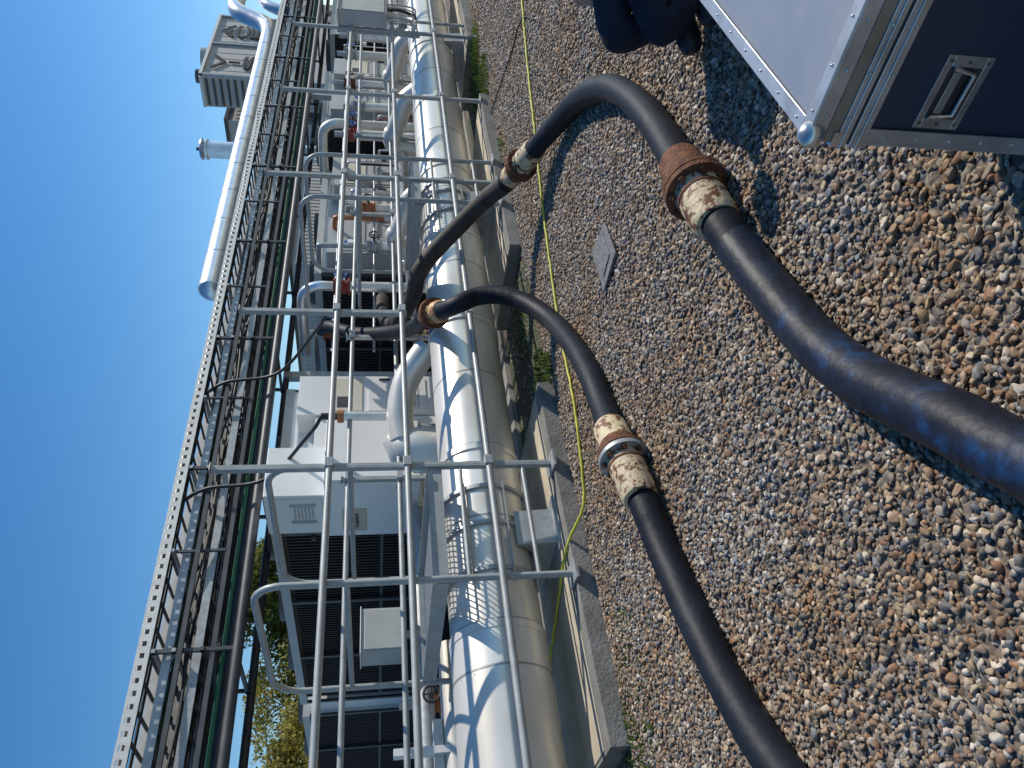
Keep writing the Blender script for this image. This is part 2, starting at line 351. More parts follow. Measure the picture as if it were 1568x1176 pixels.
# ---------------------------------------------------------------- hoses
def joint(b,c,d,cuff='cream',cuff2='cream',r=.088,second='rust',L1=.27,L2=.27,rot=.2):
    c=Vector(c);d=Vector(d).normalized();u=d.orthogonal().normalized();w=d.cross(u)
    b.tube([c-d*L1,c-d*(L1-.03),c-d*.05,c-d*.02],[r+.008,r+.02,r+.022,r+.03],cuff,seg=28)
    b.tube([c+d*.02,c+d*.05,c+d*(L2-.03),c+d*L2],[r+.03,r+.022,r+.02,r+.008],cuff2,seg=28)
    b.tube([c-d*.11,c-d*.04],[r+.026,r+.034],'rust',seg=28); b.tube([c+d*.085,c+d*.10],r+.026,'rust',seg=28)
    b.cyl(c-d*.036,c-d*.006,.150,'rust',seg=36); b.cyl(c+d*.006,c+d*.036,.152,second,seg=36)
    b.cyl(c-d*.007,c+d*.007,.11,'black',seg=24)
    for i in range(8):
        a=2*math.pi*i/8+rot; o=(u*math.cos(a)+w*math.sin(a))*.124
        b.cyl(c+o-d*.06,c+o+d*.065,.009,'rust',seg=8); b.cyl(c+o-d*.054,c+o-d*.036,.018,'rust',seg=6); b.cyl(c+o+d*.036,c+o+d*.054,.018,'rust',seg=6)
rH=.087; zg=.090
def hose(b,pts,r,k,seg=28):
    pp=smooth_path(pts); rs=[]; v=0
    for i in range(len(pp)):
        v=.8*v+random.gauss(0,.0007); rs.append(r+v)
    b.tube(pp,rs,k,seg=seg)
E=empty('flanged_rubber_hose')
b=MB()
up=[(8.3,7.5,2.35),(8.04,7.2,2.22),(7.59,6.9,1.89),(7.25,6.6,1.6),(6.85,6.2,1.33),(6.35,5.65,1.15),(5.85,5.05,1.08),(5.62,4.80,.98)]
hose(b,up,rH,'rubber',24)
mid=[(5.56,4.76,.98),(5.44,4.58,.86),(5.52,4.54,.66),(5.44,4.46,.44),(5.22,4.38,.24),(4.84,4.24,.11),(4.22,3.95,zg),(3.72,3.77,zg),(3.35,3.68,.10),(3.02,3.57,.125),(2.72,3.48,.14),(2.42,3.43,.12),(2.1,3.41,.097),(1.86,3.36,zg),(1.66,3.31,zg),(1.48,3.25,zg),(1.29,3.19,zg),(1.11,3.11,zg),(.95,3.03,zg),(.82,2.95,zg),(.65,2.84,zg),(.3,2.6,zg),(-.3,2.1,zg),(-1.2,1.7,zg)]
hose(b,mid,rH,'rubber')
b.obj('hose_body',E)
b=MB()
joint(b,(5.72,4.93,1.04),(-.62,-.70,-.30),'orange','orange',L1=.2,L2=.2)
joint(b,(2.76,3.485,.142),(-.86,-.17,-.02),second='galv',L1=.30,L2=.36)
b.obj('flange_joints',E)
E=empty('flanged_rubber_hose')
b=MB()
up=[(8.9,7.4,1.5),(8.2,7.1,1.5),(7.55,6.7,1.38),(7.18,6.2,1.27),(6.89,5.7,1.18),(6.76,5.25,1.13),(6.80,5.0,.98),(6.82,4.7,.76),(6.76,4.32,.52),(6.53,3.95,.35)]
hose(b,up,rH*1.05,'rubberdust',24)
m1=[(6.53,3.95,.35),(6.37,3.68,.26),(6.15,3.3,.17),(5.9,2.98,.11),(5.56,2.64,zg),(5.17,2.36,zg),(4.74,2.13,zg),(4.31,1.99,zg),(3.97,1.92,zg),(3.65,1.88,.095),(3.3,1.84,.115),(2.97,1.78,.14),(2.7,1.77,.125),(2.5,1.78,.098)]
hose(b,m1,rH,'rubber')
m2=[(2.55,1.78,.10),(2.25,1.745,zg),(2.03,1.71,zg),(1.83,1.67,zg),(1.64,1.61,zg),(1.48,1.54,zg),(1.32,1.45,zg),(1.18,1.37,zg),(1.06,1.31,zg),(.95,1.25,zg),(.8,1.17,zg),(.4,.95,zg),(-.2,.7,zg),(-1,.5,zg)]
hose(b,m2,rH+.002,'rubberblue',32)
b.obj('hose_body',E)
b=MB()
joint(b,(6.37,3.66,.265),(-.42,-.75,-.22),L1=.26,L2=.30)
joint(b,(2.98,1.785,.142),(-1,-.04,-.02),cuff='rust',L1=.26,L2=.30)
b.obj('flange_joints',E)
def lay(pts,r,k,name,z=.024):
    b=MB(); pp=smooth_path([(p[0],p[1],p[2] if len(p)>2 else z) for p in pts],10)
    pp=[Vector((p.x+random.gauss(0,.003),p.y+random.gauss(0,.003),p.z+random.uniform(0,.006))) for p in pp]
    b.tube(pp,r,k,seg=8); b.obj(name)
lay([(12,1.8),(10.2,2.45),(8.75,3.02),(8.25,3.24),(7.66,3.47),(7.08,3.67),(6.48,3.90),(6.04,4.05),(5.23,4.26),(4.60,4.38),(4.13,4.42),(3.67,4.55),(3.3,4.74,.03),(3.15,4.93,.12),(3.06,5.15,.155),(2.95,5.45,.155),(2.80,5.9,.155),(2.66,6.18,.16),(2.58,6.4,.07),(2.4,6.8,.07)],.0115,'yellow','earth_cable')
lay([(7.9,2.9),(8.60,3.17),(9.0,3.7),(9.41,4.21),(9.93,4.85),(10.0,5.2,.02)],.008,'black','black_cable')
b=MB(); pts=[(4.50,3.27),(4.40,2.93),(4.04,2.93),(4.06,3.27)]
b.add([(x,y,.018) for x,y in pts]+[(x,y,.034) for x,y in pts],[(3,2,1,0),(4,5,6,7)]+[(i,(i+1)%4,4+(i+1)%4,4+i) for i in range(4)],'plate')
b.box((4.12,3.0,.034),(4.38,3.2,.042),'plate'); b.obj('drain_cover_plate',bevel=.004)
# ---------------------------------------------------------------- gantry
G=empty('pipe_gantry'); gx0,gx1=-6,48; y0,y1=8.0,9.2
b=MB(); b2=MB()
for yy in (y0,y1):
    zt=4.02
    b.box((gx0,yy-.003,zt-.028),(gx1,yy+.003,zt),'galvlight'); b.box((gx0,yy-.003,zt-.13),(gx1,yy+.003,zt-.085),'galvlight')
    b.box((gx0,yy-.04 if yy>8.5 else yy+.003,zt-.004),(gx1,yy-.003 if yy>8.5 else yy+.04,zt),'galvlight')
    xs=np.arange(gx0,30,.13)
    for xx in xs: b.box((xx,yy-.003,zt-.085),(xx+.075,yy+.003,zt-.028),'galvlight')
for xx in np.arange(gx0,gx1,.3): b.box((xx,y0+.01,3.91),(xx+.04,y1-.01,3.93),'dark')
for yy in (8.55,8.75): b.box((gx0,yy-.003,3.89),(gx1,yy+.003,3.985),'galvlight')
for zt,ya_,yb_ in ((3.72,8.1,8.6),(3.72,8.75,9.1),(3.44,8.15,8.7)):
    for yy in (ya_,yb_): b.box((gx0,yy-.003,zt-.03),(gx1,yy+.003,zt+.06),'galv')
    for xx in np.arange(gx0+.1,gx1,.3): b.box((xx,ya_,zt-.028),(xx+.035,yb_,zt-.01),'dark')
for zt,yy in ((3.62,8.0),(3.3,8.05),(3.3,9.15)):
    b.box((gx0,yy-.02,zt-.05),(gx1,yy+.02,zt),'dark')
for i,xx in enumerate(np.arange(gx0+.3,gx1,2.4)):
    for yy in (8.04,9.14): b.beam((xx,yy,3.0),(xx,yy,3.90),.04,.04,'dark')
    for zz in (3.86,3.66,3.38,3.06): b.beam((xx,8.0,zz),(xx,9.2,zz),.04,.04,'galv' if zz>3.6 else 'dark')
    b.beam((xx,8.1,3.26),(xx+1.2,9.14,3.26),.03,.03,'dark'); b.beam((xx+2.4,8.1,3.26),(xx+1.2,9.14,3.26),.03,.03,'dark')
    b.beam((xx+1.2,8.04,3.3),(xx+1.2,8.04,3.9),.03,.03,'dark'); b.beam((xx+1.2,8.0,3.87),(xx+1.2,9.2,3.87),.035,.035,'galv')
b.tube([(gx0,8.0,3.02),(gx1,8.0,3.02)],.055,'dark'); b.tube([(gx0,9.2,3.02),(gx1,9.2,3.02)],.05,'dark')
for xx in (-3.5,9.0,16.5,24,32,40):
    for yy in (8.05,9.15) if xx>10 or xx<0 else (9.15,): b.beam((xx,yy,.05),(xx,yy,3.05),.12,.12,'galv'); b.box((xx-.14,yy-.14,.06),(xx+.14,yy+.14,.08),'galv')
b.obj('gantry_frame',G)
for zt,ys in ((3.95,[8.1,8.16,8.2,8.28,8.33,8.42,8.62,8.68,8.85,8.93,9.02,9.1]),(3.72,[8.14,8.2,8.26,8.33,8.4,8.5,8.8,8.86,8.9,9.0]),(3.45,[8.2,8.25,8.31,8.38,8.46,8.6])):
    for yy in ys:
        r=random.choice([.014,.018,.024,.03])
        k=random.choice(['black','black','black','dark','greenpipe'] if r<.03 else ['black','galv'])
        pp=[(float(xx),yy+random.gauss(0,.012),zt+r+abs(random.gauss(0,.012))) for xx in np.arange(gx0,gx1,.9)]
        b2.tube(pp,r,k,seg=8)
for yy in (8.12,8.3,8.52,8.9): # loosely sagging cables under the trays
    pp=[]
    for xx in np.arange(gx0,26,.4): pp.append((float(xx),yy+.04*math.sin(xx*1.9+yy*7),3.62-.10*abs(math.sin((xx+yy*3)*math.pi/2.4))))
    b2.tube(pp,.016,'black',seg=8)
b2.tube([(gx0,8.85,3.50),(gx1,8.85,3.50)],.07,'galv',seg=16); b2.tube([(gx0,9.02,3.42),(gx1,9.02,3.42)],.05,'dark',seg=16)
b2.tube([(gx0,8.45,3.16),(gx1,8.45,3.16)],.08,'dark',seg=16); b2.tube([(gx0,8.8,3.16),(gx1,8.8,3.16)],.06,'clad2',seg=16); b2.tube([(gx0,8.2,3.2),(gx1,8.2,3.2)],.025,'greenpipe',seg=12)
for xx in (5.9,7.7): b2.tube(smooth_path([(xx,8.15,3.9),(xx+.02,7.95,3.6),(xx-.05,7.7,2.9),(xx-.05,6.9,2.35),(xx,6.65,2.2)]),.022,'black',seg=8)
b2.obj('cables_and_pipes',G)
# ---------------------------------------------------------------- duct on gantry
b=MB(); zd,yd,rd=4.42,9.05,.21
b.tube([(10.9,yd,zd),(10.92,yd,zd),(11.0,yd,zd)],[.05,.15,rd],'silver',seg=28)
b.tube([(11.0,yd,zd),(21.6,yd,zd)]+[tuple(p) for p in smooth_path([(22.0,yd,zd),(22.5,yd,zd+.12),(22.9,yd,zd+.5),(23.3,yd,zd+.95),(23.8,yd,zd+1.1),(25,yd,zd+1.12),(30,yd,zd+1.12)],6)],rd+.02,'silver',seg=28)
for xx in np.arange(11.9,21.5,1.0): b.tube([(xx,yd,zd),(xx+.02,yd,zd)],rd+.026,'silver',seg=28)
b.tube(smooth_path([(22.0,8.5,3.6),(22.3,8.5,4.2),(22.8,8.5,4.6),(24,8.5,4.75),(28,8.5,4.75)],6),.15,'silver',seg=24)
b.obj('exhaust_duct')
b=MB(); b.cyl((20.9,12,3),(20.9,12,6.3),.24,'silver',seg=24); b.cyl((20.9,12,6.3),(20.9,12,6.36),.29,'silver'); b.tube([(20.9,12,6.45),(20.9,12,6.5)],[.31,.27],'silver',seg=24); b.cyl((20.9,12,6.5),(20.9,12,6.62),.05,'dark')
for a in range(4): b.cyl((20.9+.2*math.cos(a*1.57),12+.2*math.sin(a*1.57),6.3),(20.9+.2*math.cos(a*1.57),12+.2*math.sin(a*1.57),6.46),.015,'galv',seg=6)
b.obj('flue_stack')
# ---------------------------------------------------------------- cooling tower with lettering
T=empty('cooling_tower'); b=MB()
b.box((34,16,.0),(40.5,17.4,9.0),'tower')
for xx in (34,37.2,40.38): b.box((xx,15.9,4.5),(xx+.12,16,9.1),'galv')
for zz in (4.6,9.0): b.box((34,15.88,zz),(40.5,15.99,zz+.12),'galvlight'); b.box((33.9,16,zz),(33.99,17.4,zz+.12),'galvlight')
for zz in np.arange(4.9,8.9,.3): b.box((33.93,16.1,zz),(33.99,17.3,zz+.1),'dark')
for xx in np.arange(34.6,40.3,.6): b.box((xx,15.985,4.7),(xx+.03,15.998,8.95),'galv')
b.cyl((37,16.7,9.0),(37,16.7,9.5),.6,'galv',seg=24); b.cyl((35.2,16.6,9.0),(35.2,16.6,9.5),.3,'dark')
b.obj('tower_body',T)
GL={'V':[[(0,1),(.5,0),(1,1)]],'I':[[(.5,0),(.5,1)]],'S':[[(1,.85),(.75,1),(.25,1),(0,.8),(.15,.58),(.85,.42),(1,.2),(.75,0),(.25,0),(0,.15)]],'T':[[(0,1),(1,1)],[(.5,0),(.5,1)]],
    'A':[[(0,0),(.5,1),(1,0)],[(.2,.35),(.8,.35)]],'C':[[(1,.8),(.75,1),(.25,1),(0,.75),(0,.25),(.25,0),(.75,0),(1,.2)]],'E':[[(1,1),(0,1),(0,0),(1,0)],[(0,.5),(.8,.5)]]}
b=MB()
for word,lx in (('VIST',34.75),('ACE',38.1)):
    for i,ch in enumerate(word):
        z0_=8.22-i*.66
        for st in GL[ch]:
            for p,q in zip(st[:-1],st[1:]):
                b.beam((lx+p[0]*1.25,15.93,z0_+p[1]*.48),(lx+q[0]*1.25,15.93,z0_+q[1]*.48),.05,.13,'black',up=(0,1,0) if False else (0,0,1)) if abs(p[1]-q[1])<.9 else b.beam((lx+p[0]*1.25,15.93,z0_+p[1]*.48),(lx+q[0]*1.25,15.93,z0_+q[1]*.48),.13,.05,'black',up=(0,1,0))
b.obj('lettering',T)
def shed(name,x0,x1,y0_,y1_,h,k='cabgrey',trim='dark'):
    b=MB(); b.box((x0,y0_,0),(x1,y1_,h),k)
    for xx in np.arange(x0+.2,x1-.1,.35): b.box((xx,y0_-.03,.3),(xx+.15,y0_-.002,h-.3),k)
    for yy in np.arange(y0_+.2,y1_-.1,.35): b.box((x0-.03,yy,.3),(x0-.002,yy+.15,h-.3),k)
    b.box((x0-.08,y0_-.08,h-.003),(x1+.08,y1_+.08,h+.15),trim)
    b.box((x0+1,y0_-.05,1.2),(x0+3,y0_-.035,2.2),'dark'); b.obj(name)
shed('plant_building',34,42,18,19.3,8.2,'tower')
shed('warehouse_building',34,70,26,40,6.0,'tower')
# ---------------------------------------------------------------- chillers
def chiller(x0,w,y0_,y1_,h,endk='white'):
    P=empty('air_cooled_chiller'); b=MB(); x1=x0+w
    b.box((x0+.06,y0_+.06,.35),(x1-.06,y1_-.06,h-.12),'coil')
    b.box((x0,y0_,.06),(x1,y1_,.35),'cabgrey'); b.box((x0-.03,y0_-.03,h-.12),(x1+.03,y1_+.03,h),'cabgrey')
    ny=max(2,int((y1_-y0_)/1.3))
    for i in range(ny+1):
        yy=y0_+(y1_-y0_)*i/ny
        for xx in (x0,x1): b.box((xx-.02,yy-.03,.35),(xx+.02,yy+.03,h-.12),'dark')
    for yy in np.arange(y0_+.1,y1_-.1,.07): b.box((x0+.035,yy,.4),(x0+.055,yy+.02,h-.16),'coil')
    b.box((x0+.02,y0_+.1,1.5),(x0+.06,y1_-.1,1.54),'dark')
    for xx in (x0+w*.27,x0+w*.73):
        for i in range(ny):
            yy=y0_+(y1_-y0_)*(i+.5)/ny; b.tube([(xx,yy,h),(xx,yy,h+.14)],.42,'dark',seg=24,caps=False); b.tube([(xx,yy,h+.02),(xx,yy,h+.03)],.41,'black',seg=24)
    b.obj('coil_bank',P)
    b=MB()
    b.box((x0,y0_-.02,.35),(x1,y0_+.05,h-.12),endk)
    n=3
    for i in range(n):
        a=x0+.05+(w-.1)*i/n; c=x0+.05+(w-.1)*(i+1)/n
        b.box((a+.02,y0_-.40,.75),(c-.02,y0_-.022,h-.22-.25*(i==1)),endk)
        b.box((a+.08,y0_-.412,.9),(c-.08,y0_-.40,1.7),endk if i!=1 else 'offwhite')
        b.box((a+.08,y0_-.412,1.78),(c-.08,y0_-.40,2.2),'offwhite' if i==2 else endk)
        b.box((c-.12,y0_-.43,1.4),(c-.09,y0_-.412,1.55),'black')
        b.box((a+.14,y0_-.416,1.95),(a+.34,y0_-.412,2.12),'dark' if i else 'blue')
        for q in range(5): b.box((a+.14,y0_-.416,1.0+q*.05),(c-.14,y0_-.412,1.02+q*.05),'cabgrey' if endk=='white' else 'dark')
    b.obj('end_control_panels',P,bevel=.008)
    return P
chiller(5.5,2.4,8.35,13.5,2.86,'white')
chiller(5.5,2.4,14.1,19.2,2.86,'white')
chiller(10.6,3.2,8.3,13.5,2.62,'cabgrey')
chiller(15.6,2.6,8.3,13.5,2.75,'cabgrey')
chiller(20.4,2.6,8.3,13.5,2.75,'cabgrey')
chiller(0.6,2.2,9.3,14.5,1.6,'cabgrey')
P=empty('isolation_cabinet'); b=MB()
b.box((5.28,7.0,1.10),(6.15,8.1,2.15),'white'); b.box((5.26,6.98,2.15),(6.17,8.12,2.165),'white')
b.box((5.262,7.04,1.16),(5.28,8.06,2.10),'white')
b.box((5.3,7.3,2.165),(6.0,8.05,2.84),'white'); b.box((5.282,7.36,2.2),(5.298,8.0,2.78),'white')
for i in range(6): b.box((5.272,7.5,2.3+i*.04),(5.282,7.72,2.32+i*.04),'cabgrey')
b.box((5.25,7.44,2.27),(5.28,7.46,2.56),'cabgrey');b.box((5.25,7.76,2.27),(5.28,7.78,2.56),'cabgrey')
b.box((5.25,7.52,1.70),(5.261,7.96,1.98),'label')
b.cyl((5.24,7.12,1.9),(5.262,7.12,1.9),.018,'black',seg=10); b.cyl((5.24,7.12,1.35),(5.262,7.12,1.35),.018,'black',seg=10)
b.box((5.27,8.12,2.3),(5.33,8.2,2.36),'black')
for xx in (5.33,6.1):
    for yy in (7.05,8.05): b.box((xx-.025,yy-.025,.06),(xx+.025,yy+.025,1.10),'galv')
b.obj('cabinet_body',P,bevel=.006)
text('Chiller 2-3\nIsolation',.085,(5.247,7.74,1.86),FX,'black','label_text',P,.0015)
# ---------------------------------------------------------------- secondary pipework
def branch(X,r=.13,top=1.35,yb=7.0,k='silver'):
    b=MB()
    path=[(X,cy+.1,cz+.2),(X+.02,cy+.35,cz+.45)]+[(X+.03,6.25,1.2),(X+.03,6.5,top),(X+.03,yb-.2,top+.05),(X+.03,yb,top-.1),(X+.03,yb,.2)]
    b.tube(smooth_path(path,5),r,k,seg=20); b.cyl((X+.03,yb,top-.45),(X+.03,yb,top-.42),r+.02,'galv')
    b.cyl((X+.03,yb,.06),(X+.03,yb,.25),r+.05,'galv'); return b
b=MB()
b.tube([(5.45,6.7,.62),(5.45,6.7,1.15),(5.5,6.7,1.32),(5.62,6.7,1.42)],[.26,.26,.22,.12],'clad',seg=28)
b.tube(smooth_path([(5.5,6.6,1.3),(5.8,6.5,1.33),(6.15,6.3,1.25),(6.4,6.0,1.0)]),.15,'clad',seg=20)
b.cyl((5.87,6.6,1.3),(5.87,6.6,1.95),.055,'silver'); b.cyl((5.87,6.6,1.95),(5.87,6.6,2.02),.075,'copper'); b.cyl((5.87,6.6,2.02),(5.87,6.6,2.2),.04,'black')
b.obj('pipe_branch')
for X,r in ((9.3,.13),(12.2,.15),(14.4,.15)): branch(X,r,1.28,6.8,'clad').obj('pipe_branch')
def riser(X,Y,top,r=.075,k='silver',valve=None,hw='blue',bend=False):
    b=MB(); b.cyl((X,Y,.06),(X,Y,top),r,k,seg=18)
    for zz in np.arange(.5,top,.45): b.cyl((X,Y,zz),(X,Y,zz+.02),r+.006,k,seg=18)
    b.cyl((X,Y,.06),(X,Y,.08),r+.06,'galv')
    if valve:
        z=top
        b.cyl((X,Y,z),(X,Y,z+.03),r+.05,valve); b.cyl((X,Y,z+.03),(X,Y,z+.2),r+.01,valve); b.ball((X,Y,z+.12),r+.03,valve); b.cyl((X,Y,z+.2),(X,Y,z+.23),r+.05,valve)
        b.cyl((X,Y,z+.12),(X,Y-.22,z+.12),.02,'dark'); b.tube([(X+.08*math.cos(a),Y-.22,z+.12+.08*math.sin(a)) for a in np.linspace(0,6.28,17)],.012,hw,seg=6,caps=False)
        b.beam((X-.08,Y-.22,z+.12),(X+.08,Y-.22,z+.12),.012,.012,hw); b.beam((X,Y-.22,z+.04),(X,Y-.22,z+.20),.012,.012,hw)
        if bend: b.tube(smooth_path([(X,Y,z+.23),(X,Y,z+.45),(X,Y+.1,z+.62),(X,Y+.35,z+.68),(X,Y+1.3,z+.68)],5),r,k,seg=16)
        else: b.cyl((X,Y,z+.23),(X,Y,z+.42),r*.6,'galv')
    b.obj('valved_riser_pipe')
riser(8.3,7.55,2.1,.06,'cream','rust'); riser(8.66,7.0,1.95,.07,'silver','red',bend=True); riser(9.3,7.5,1.85,.07,'silver','galv','black')
riser(9.9,7.2,1.5,.08,'foil','galv','black'); riser(12.95,7.0,1.9,.09,'silver','red'); riser(13.7,7.2,1.9,.09,'clad','rust','blue',bend=True); riser(14.6,7.3,1.8,.1,'silver','galv','blue')
riser(15.6,7.3,2.0,.09,'silver','rust','black'); riser(17.0,7.3,2.0,.09,'clad','galv'); riser(11.4,7.5,1.6,.08,'clad','copper','black')
riser(3.0,7.6,.95,.08,'silver','copper','black'); riser(18.2,7.4,2.0,.1,'silver','galv')
b=MB()
b.tube([(-5,7.25,.55),(30,7.25,.55)],.14,'clad',seg=24)
b.tube(smooth_path([(9.0,6.9,1.15),(10,6.9,1.15),(11,6.9,1.18),(12.3,6.9,1.15)]),.13,'foil',seg=20)
b.tube([(2.2,7.5,1.12),(5.2,7.5,1.12)],.085,'galv',seg=18)
b.tube([(-5,7.0,.9),(3.3,7.0,.9)],.12,'clad',seg=24)
b.obj('secondary_header_pipes')
b=MB() # small conduits and gauges in front of the chiller ends
rs_=random.Random(5)
for i in range(26):
    xx=rs_.uniform(8.0,22); yy=rs_.uniform(7.45,7.8); zt=rs_.uniform(1.2,2.5); rr_=rs_.choice([.012,.018,.03,.04]); kk=rs_.choice(['galv','clad','black','silver','dark','copper'])
    b.tube(smooth_path([(xx,yy,.06),(xx,yy,zt*.6),(xx,yy,zt-.1),(xx+.02,yy+.06,zt),(xx+.02,yy+.4,zt+.02)],4),rr_,kk,seg=10)
    if i%3==0: b.box((xx-.1,yy-.08,zt*.55),(xx+.08,yy-.03,zt*.55+.2),rs_.choice(['cabgrey','white','dark']))
    if i%4==0: b.cyl((xx,yy-.10,zt*.8),(xx,yy-.04,zt*.8),.05,'white',seg=14)
for zz in (1.05,1.62,2.2): b.tube([(8.0,7.62,zz),(24,7.62,zz)],.018,'galv',seg=8)
b.obj('conduits_and_gauges')
P=MB(); P.box((3.42,7.3,1.30),(3.88,7.62,1.74),'cabgrey'); P.box((3.44,7.285,1.33),(3.86,7.3,1.71),'cabgrey'); P.cyl((3.65,7.45,1.1),(3.65,7.45,1.3),.04,'galv'); P.box((3.4,7.28,1.74),(3.9,7.64,1.75),'white'); P.obj('valve_actuator_box',bevel=.006)
b=MB(); b.box((2.05,6.95,1.02),(2.6,7.1,1.1),'galvlight'); b.box((2.3,6.9,.8),(2.36,7.0,1.45),'white'); b.obj('pipe_bracket')
b=MB(); b.box((12.55,4.72,1.42),(13.4,4.94,2.16),'cabgrey'); b.box((12.58,4.705,1.46),(13.37,4.72,2.12),'cabgrey'); b.box((12.5,4.68,2.16),(13.45,4.98,2.18),'cabgrey')
for xx in np.arange(12.65,13.35,.09):
    b.tube(smooth_path([(xx,4.85,1.42),(xx+random.gauss(0,.02),4.85,1.2),(xx+random.gauss(0,.08),4.95,.95),(xx+random.gauss(0,.1),5.1,1.02)],4),.014,random.choice(['galvlight','black','cabgrey']),seg=8)
b.box((12.65,5.06,.9),(12.7,5.10,2.2),'galv'); b.box((13.25,5.06,.0),(13.3,5.10,2.2),'galv')
b.obj('electrical_junction_box',bevel=.006)
# ---------------------------------------------------------------- flight case
C=empty('flight_case'); x0,x1,ya,yb,z0,z1=1.254,2.20,-.12,.637,.14,.80
b=MB()
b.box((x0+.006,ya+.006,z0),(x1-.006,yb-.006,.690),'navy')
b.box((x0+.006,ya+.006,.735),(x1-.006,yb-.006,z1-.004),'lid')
b.obj('laminate_panels',C)
b=MB(); w=.032
for (lo,hi) in (((x0,ya,z1-w),(x0+.006,yb,z1)),((x0,ya,z1-.001),(x0+w,yb,z1+.003)),((x0,yb-.006,z1-w),(x1,yb,z1)),((x0+w,yb-w,z1-.001),(x1,yb,z1+.003)),
    ((x1-.006,ya,z1-w),(x1,yb,z1)),((x1-w,ya,z1),(x1+.001,yb-w,z1+.003)),((x0,ya,z1-w),(x1,ya+.006,z1)),((x0+w,ya,z1),(x1-w,ya+w,z1+.003))): b.box(lo,hi,'alu')
b.box((x0-.002,ya-.002,.745),(x1+.002,yb+.002,z1-w),'tan')
b.box((x0-.006,ya-.006,.722),(x1+.006,yb+.006,.745),'alu'); b.box((x0-.003,ya-.003,.716),(x1+.003,yb+.003,.722),'black'); b.box((x0-.006,ya-.006,.686),(x1+.006,yb+.006,.716),'alu')
b.box((x0-.010,ya-.01,.699),(x1+.01,yb+.01,.704),'alu'); b.box((x0-.010,ya-.01,.731),(x1+.01,yb+.01,.736),'alu')
for (cx,cyy,sx,sy) in ((x0,yb,1,-1),(x1,yb,-1,-1),(x0,ya,1,1),(x1,ya,-1,1)):
    b.box((min(cx-.003*sx,cx+.03*sx),min(cyy-.003*sy,cyy+.003*sy),z0),(max(cx-.003*sx,cx+.03*sx),max(cyy-.003*sy,cyy+.003*sy),.686),'alu')
    b.box((min(cx-.003*sx,cx+.003*sx),min(cyy+.003*sy,cyy+.03*sy),z0),(max(cx-.003*sx,cx+.003*sx),max(cyy+.003*sy,cyy+.03*sy),.686),'alu')
b.box((x0-.003,ya,z0),(x1+.003,yb,z0+.03),'alu')
b.obj('aluminium_edging',C,bevel=.0015)
b=MB()
for cx in (x0+.008,x1-.008):
    for cyy in (ya+.008,yb-.008):
        b.ball((cx,cyy,z1-.008),.026,'chrome'); b.ball((cx,cyy,z0+.01),.026,'chrome')
        sx=1 if cx<1.6 else -1; sy=1 if cyy<.2 else -1
        for zz in (.68,.725): b.box((min(cx-.016*sx,cx+.035*sx),cyy-.014,zz),(max(cx-.016*sx,cx+.035*sx),cyy+.014,zz+.03),'chrome')
        b.cyl((cx+.06*sx,cyy+.06*sy,.05),(cx+.06*sx,cyy+.06*sy,z0),.02,'chrome'); b.cyl((cx+.06*sx-.015,cyy+.06*sy,.05),(cx+.06*sx+.015,cyy+.06*sy,.05),.05,'black')
yy=yb-.05
while yy>ya+.03:
    for zz in (z1-.018,.695,.74): b.ball((x0-.008 if zz<.75 else x0-.001,yy,zz),.0035,'chrome',seg=8,ring=5)
    b.ball((x0+.016,yy,z1+.003),.0035,'chrome',seg=8,ring=5); yy-=.085
xx=x0+.06
while xx<x1: b.ball((xx,yb-.016,z1+.003),.0035,'chrome',seg=8,ring=5); xx+=.1
for i in range(8): b.ball((x0-.003,yb-.016,.65-.07*i),.0035,'chrome',seg=8,ring=5)
b.obj('corners_castors_rivets',C)
b=MB()
hy0,hy1,hz0,hz1=.462,.60,.505,.598; X=x0+.006
for lo,hi in (((X-.004,hy0,hz0),(X+.002,hy1,hz0+.014)),((X-.004,hy0,hz1-.014),(X+.002,hy1,hz1)),((X-.004,hy0,hz0+.014),(X+.002,hy0+.02,hz1-.014)),((X-.004,hy1-.02,hz0+.014),(X+.002,hy1,hz1-.014))): b.box(lo,hi,'chrome')
b.box((X-.0015,hy0+.02,hz0+.014),(X-.0005,hy1-.02,hz1-.014),'black')
b.tube([(X-.006,hy0+.022,hz1-.02),(X-.010,hy0+.03,hz0+.03),(X-.010,hy1-.03,hz0+.03),(X-.006,hy1-.022,hz1-.02)],.005,'chrome',seg=10)
b.box((X-.004,hy0+.03,hz0+.05),(X-.002,hy1-.03,hz0+.066),'chrome')
for a in (hy0+.01,hy1-.01):
    for zz in (hz0+.01,hz1-.01,(hz0+hz1)/2): b.ball((X-.004,a,zz),.0035,'dark',seg=8,ring=5)
b.obj('recessed_handle',C,bevel=.002)
# ---------------------------------------------------------------- crouching man
MAN=empty('crouching_man')
def skin_obj(name,verts,edges,rad,assign,mats,parent,sub=2):
    me=bpy.data.meshes.new(name); me.from_pydata(verts,edges,[]); o=bpy.data.objects.new(name,me); COL.objects.link(o)
    m=o.modifiers.new('skin','SKIN'); m.use_smooth_shade=True
    for i,r in enumerate(rad): me.skin_vertices[0].data[i].radius=(r,r) if not hasattr(r,'__len__') else r
    me.skin_vertices[0].data[0].use_root=True
    s=o.modifiers.new('sub','SUBSURF'); s.levels=s.render_levels=sub
    dg=bpy.context.evaluated_depsgraph_get(); ev=bpy.data.meshes.new_from_object(o.evaluated_get(dg))
    o.modifiers.clear(); o.data=ev; ev.materials.clear()
    for k in mats: ev.materials.append(M[k])
    for p in ev.polygons: p.material_index=assign(p.center); p.use_smooth=True
    o.parent=parent; return o
F=Vector((-.72,.69,0)); SL=Vector((-.69,-.72,0))
pel=Vector((4.10,.98,.46))
